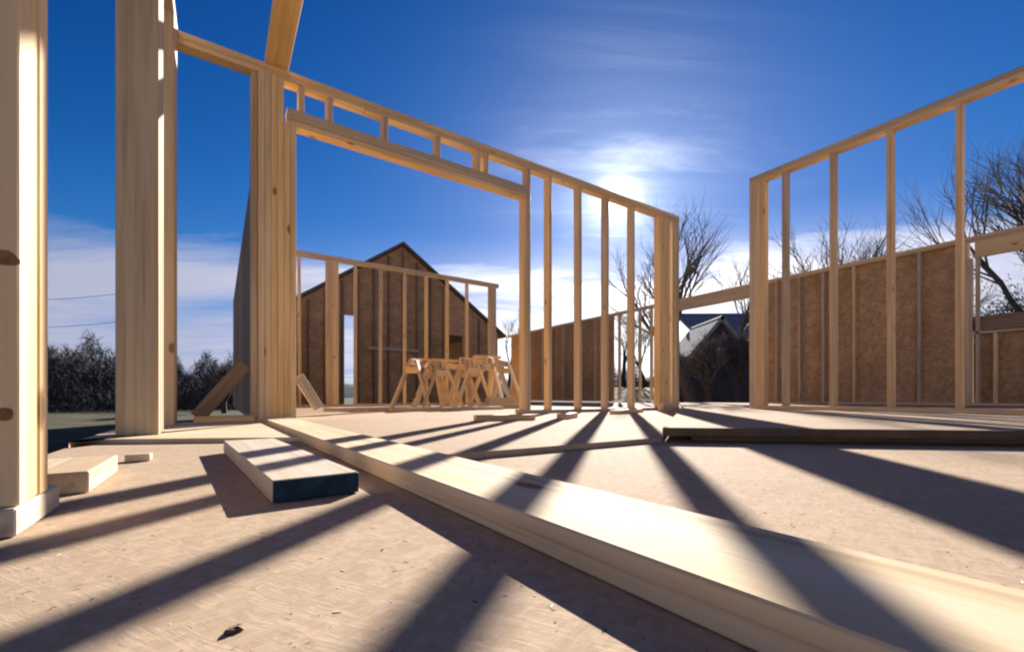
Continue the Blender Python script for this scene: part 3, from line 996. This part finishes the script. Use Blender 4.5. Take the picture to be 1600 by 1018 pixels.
board('main_wall', Vector(((mx0 + mx1) / 2, HY + 5, hb - .3)), Vector(((mx0 + mx1) / 2, HY + 5, hz(516))), mx1 - mx0 - .6, 3.2, Vector((1, 0, 0)), M_WALLD, t)
board('eave_board', Vector((lx, HY - .25, hz(560))), Vector((rx, HY - .25, hz(556))), 0.12, 0.05, UP, M_GREY, t)
# sawdust and small chips on the floor
def litter(name, n, mat, zfun):
    vs, fs = [], []
    r = random.Random(5)
    for i in range(n):
        Y = r.uniform(0.30, 3.2); X = Y * r.uniform(-1.25, 1.25)
        if X + 0.669 * Y < -0.40: continue
        if 0.36 < X + KP * Y < 0.62: continue
        z = zfun(X, Y)
        if z is None: continue
        l, w, a = 0.0007 + 0.0035 * r.random() ** 3, r.uniform(0.0003, 0.0008), r.uniform(0, 6.3)
        c, s_ = math.cos(a), math.sin(a)
        b = len(vs)
        for p, q_, h in ((-l, -w, .0001), (l, -w, .0003), (l * .8, w, .0008), (-l, w, .0005)):
            vs.append((X + p * c - q_ * s_, Y + p * s_ + q_ * c, z + h))
        fs.append((b, b + 1, b + 2, b + 3))
    return setp(mesh_obj(name, vs, fs, mat), 'scattered sawdust and splinters on the near floor', 'sawdust', kind='stuff')
def fz(X, Y):
    if X + KP * Y > 0.6 and (Vector((X, Y)) - CC.xy).dot(A.n.xy) > -0.03 and X < 0.7: return None
    if X > 0.5 and Y > 1.45 - 0.13 * (X - 0.6): return None
    if X + KP * Y < 0.36 and Y > 1.55: return None
    return 0.0002
litter('sawdust', 2600, M_PLATE, fz)
litter('bark_crumbs', 320, M_CHIP, fz)
setp(bpy.data.objects['bark_crumbs'], 'scattered dark splinters and bark crumbs on the near floor', 'crumbs')

# far thicket: one mass of twigs
def thicket(name, a0, a1, d0, d1, h0, h1, n, size):
    n = int(n * 2.6); size *= 1.6
    a = rng.uniform(R(a0), R(a1), n); d = rng.uniform(d0, d1, n)
    x, y = d * np.sin(a), d * np.cos(a)
    bump_ = 0.55 + 0.45 * np.sin(a * 23 + 1) * np.sin(a * 51 + 2) + 0.25 * np.sin(a * 120)
    top = h0 + (h1 - h0) * np.clip(bump_, 0, 1)
    z = -0.55 + top * rng.uniform(0, 1, n) ** 1.4
    o = bpy.data.objects.new(name, quads_mesh(name, np.stack([x, y, z], 1), size, M_THICK, 0.05, np.array([0, 0, 0.7])))
    C.objects.link(o)
    return setp(o, kind='stuff')
thicket('thicket', -66, -26, 30, 48, 2.2, 4.2, 26000, 0.20)
setp(bpy.data.objects['thicket'], 'dark tangle of bare undergrowth beyond the left posts', 'thicket')
thicket('undergrowth', 8, 62, 30, 46, 2.0, 3.4, 22000, 0.20)
setp(bpy.data.objects['undergrowth'], 'dark tangle of undergrowth behind the long back wall', 'thicket')

# ------------------------------------------------------------------ power line on the left
pa, pb = Vector((-33.5, 39, -0.5)), Vector((-60, 41, -0.5))
tops = []
for p, lab in ((pa, 'wooden utility pole hidden behind the grey post, carrying two cables'), (pb, 'wooden utility pole off the left edge of the photo, carrying two cables')):
    t = thing('utility_pole', lab, 'utility pole', tuple(p))
    T_ = Tubes(); T_.add([Vector((0, 0, 0)), Vector((0, 0, 6)), Vector((0, 0, 12.2))], [0.16, 0.14, 0.10], 8)
    put('pole', T_.mesh('pole', M_POLE), t, Matrix.Translation(p))
    board('crossarm', p + Vector((-0.1, -0.8, 11.0)), p + Vector((0.1, 0.8, 11.0)), 0.12, 0.1, UP, M_POLE, t)
for k, zc in ((0, 10.1), (1, 7.6)):
    T_ = Tubes()
    q0, q1 = pa + UP * zc, pb + UP * (zc + 0.6)
    pts = [q0.lerp(q1, i / 14) - UP * 0.9 * (1 - (2 * i / 14 - 1) ** 2) for i in range(15)]
    T_.add(pts, [0.022] * 15, 5)
    o = put('power_cable', T_.mesh('power_cable', M_CABLE), None, Matrix.Identity(4))
    setp(o, 'upper dark power cable against the pale sky left of the grey post' if k == 0 else 'lower dark power cable against the pale sky left of the grey post', 'cable', 'overhead power cables')
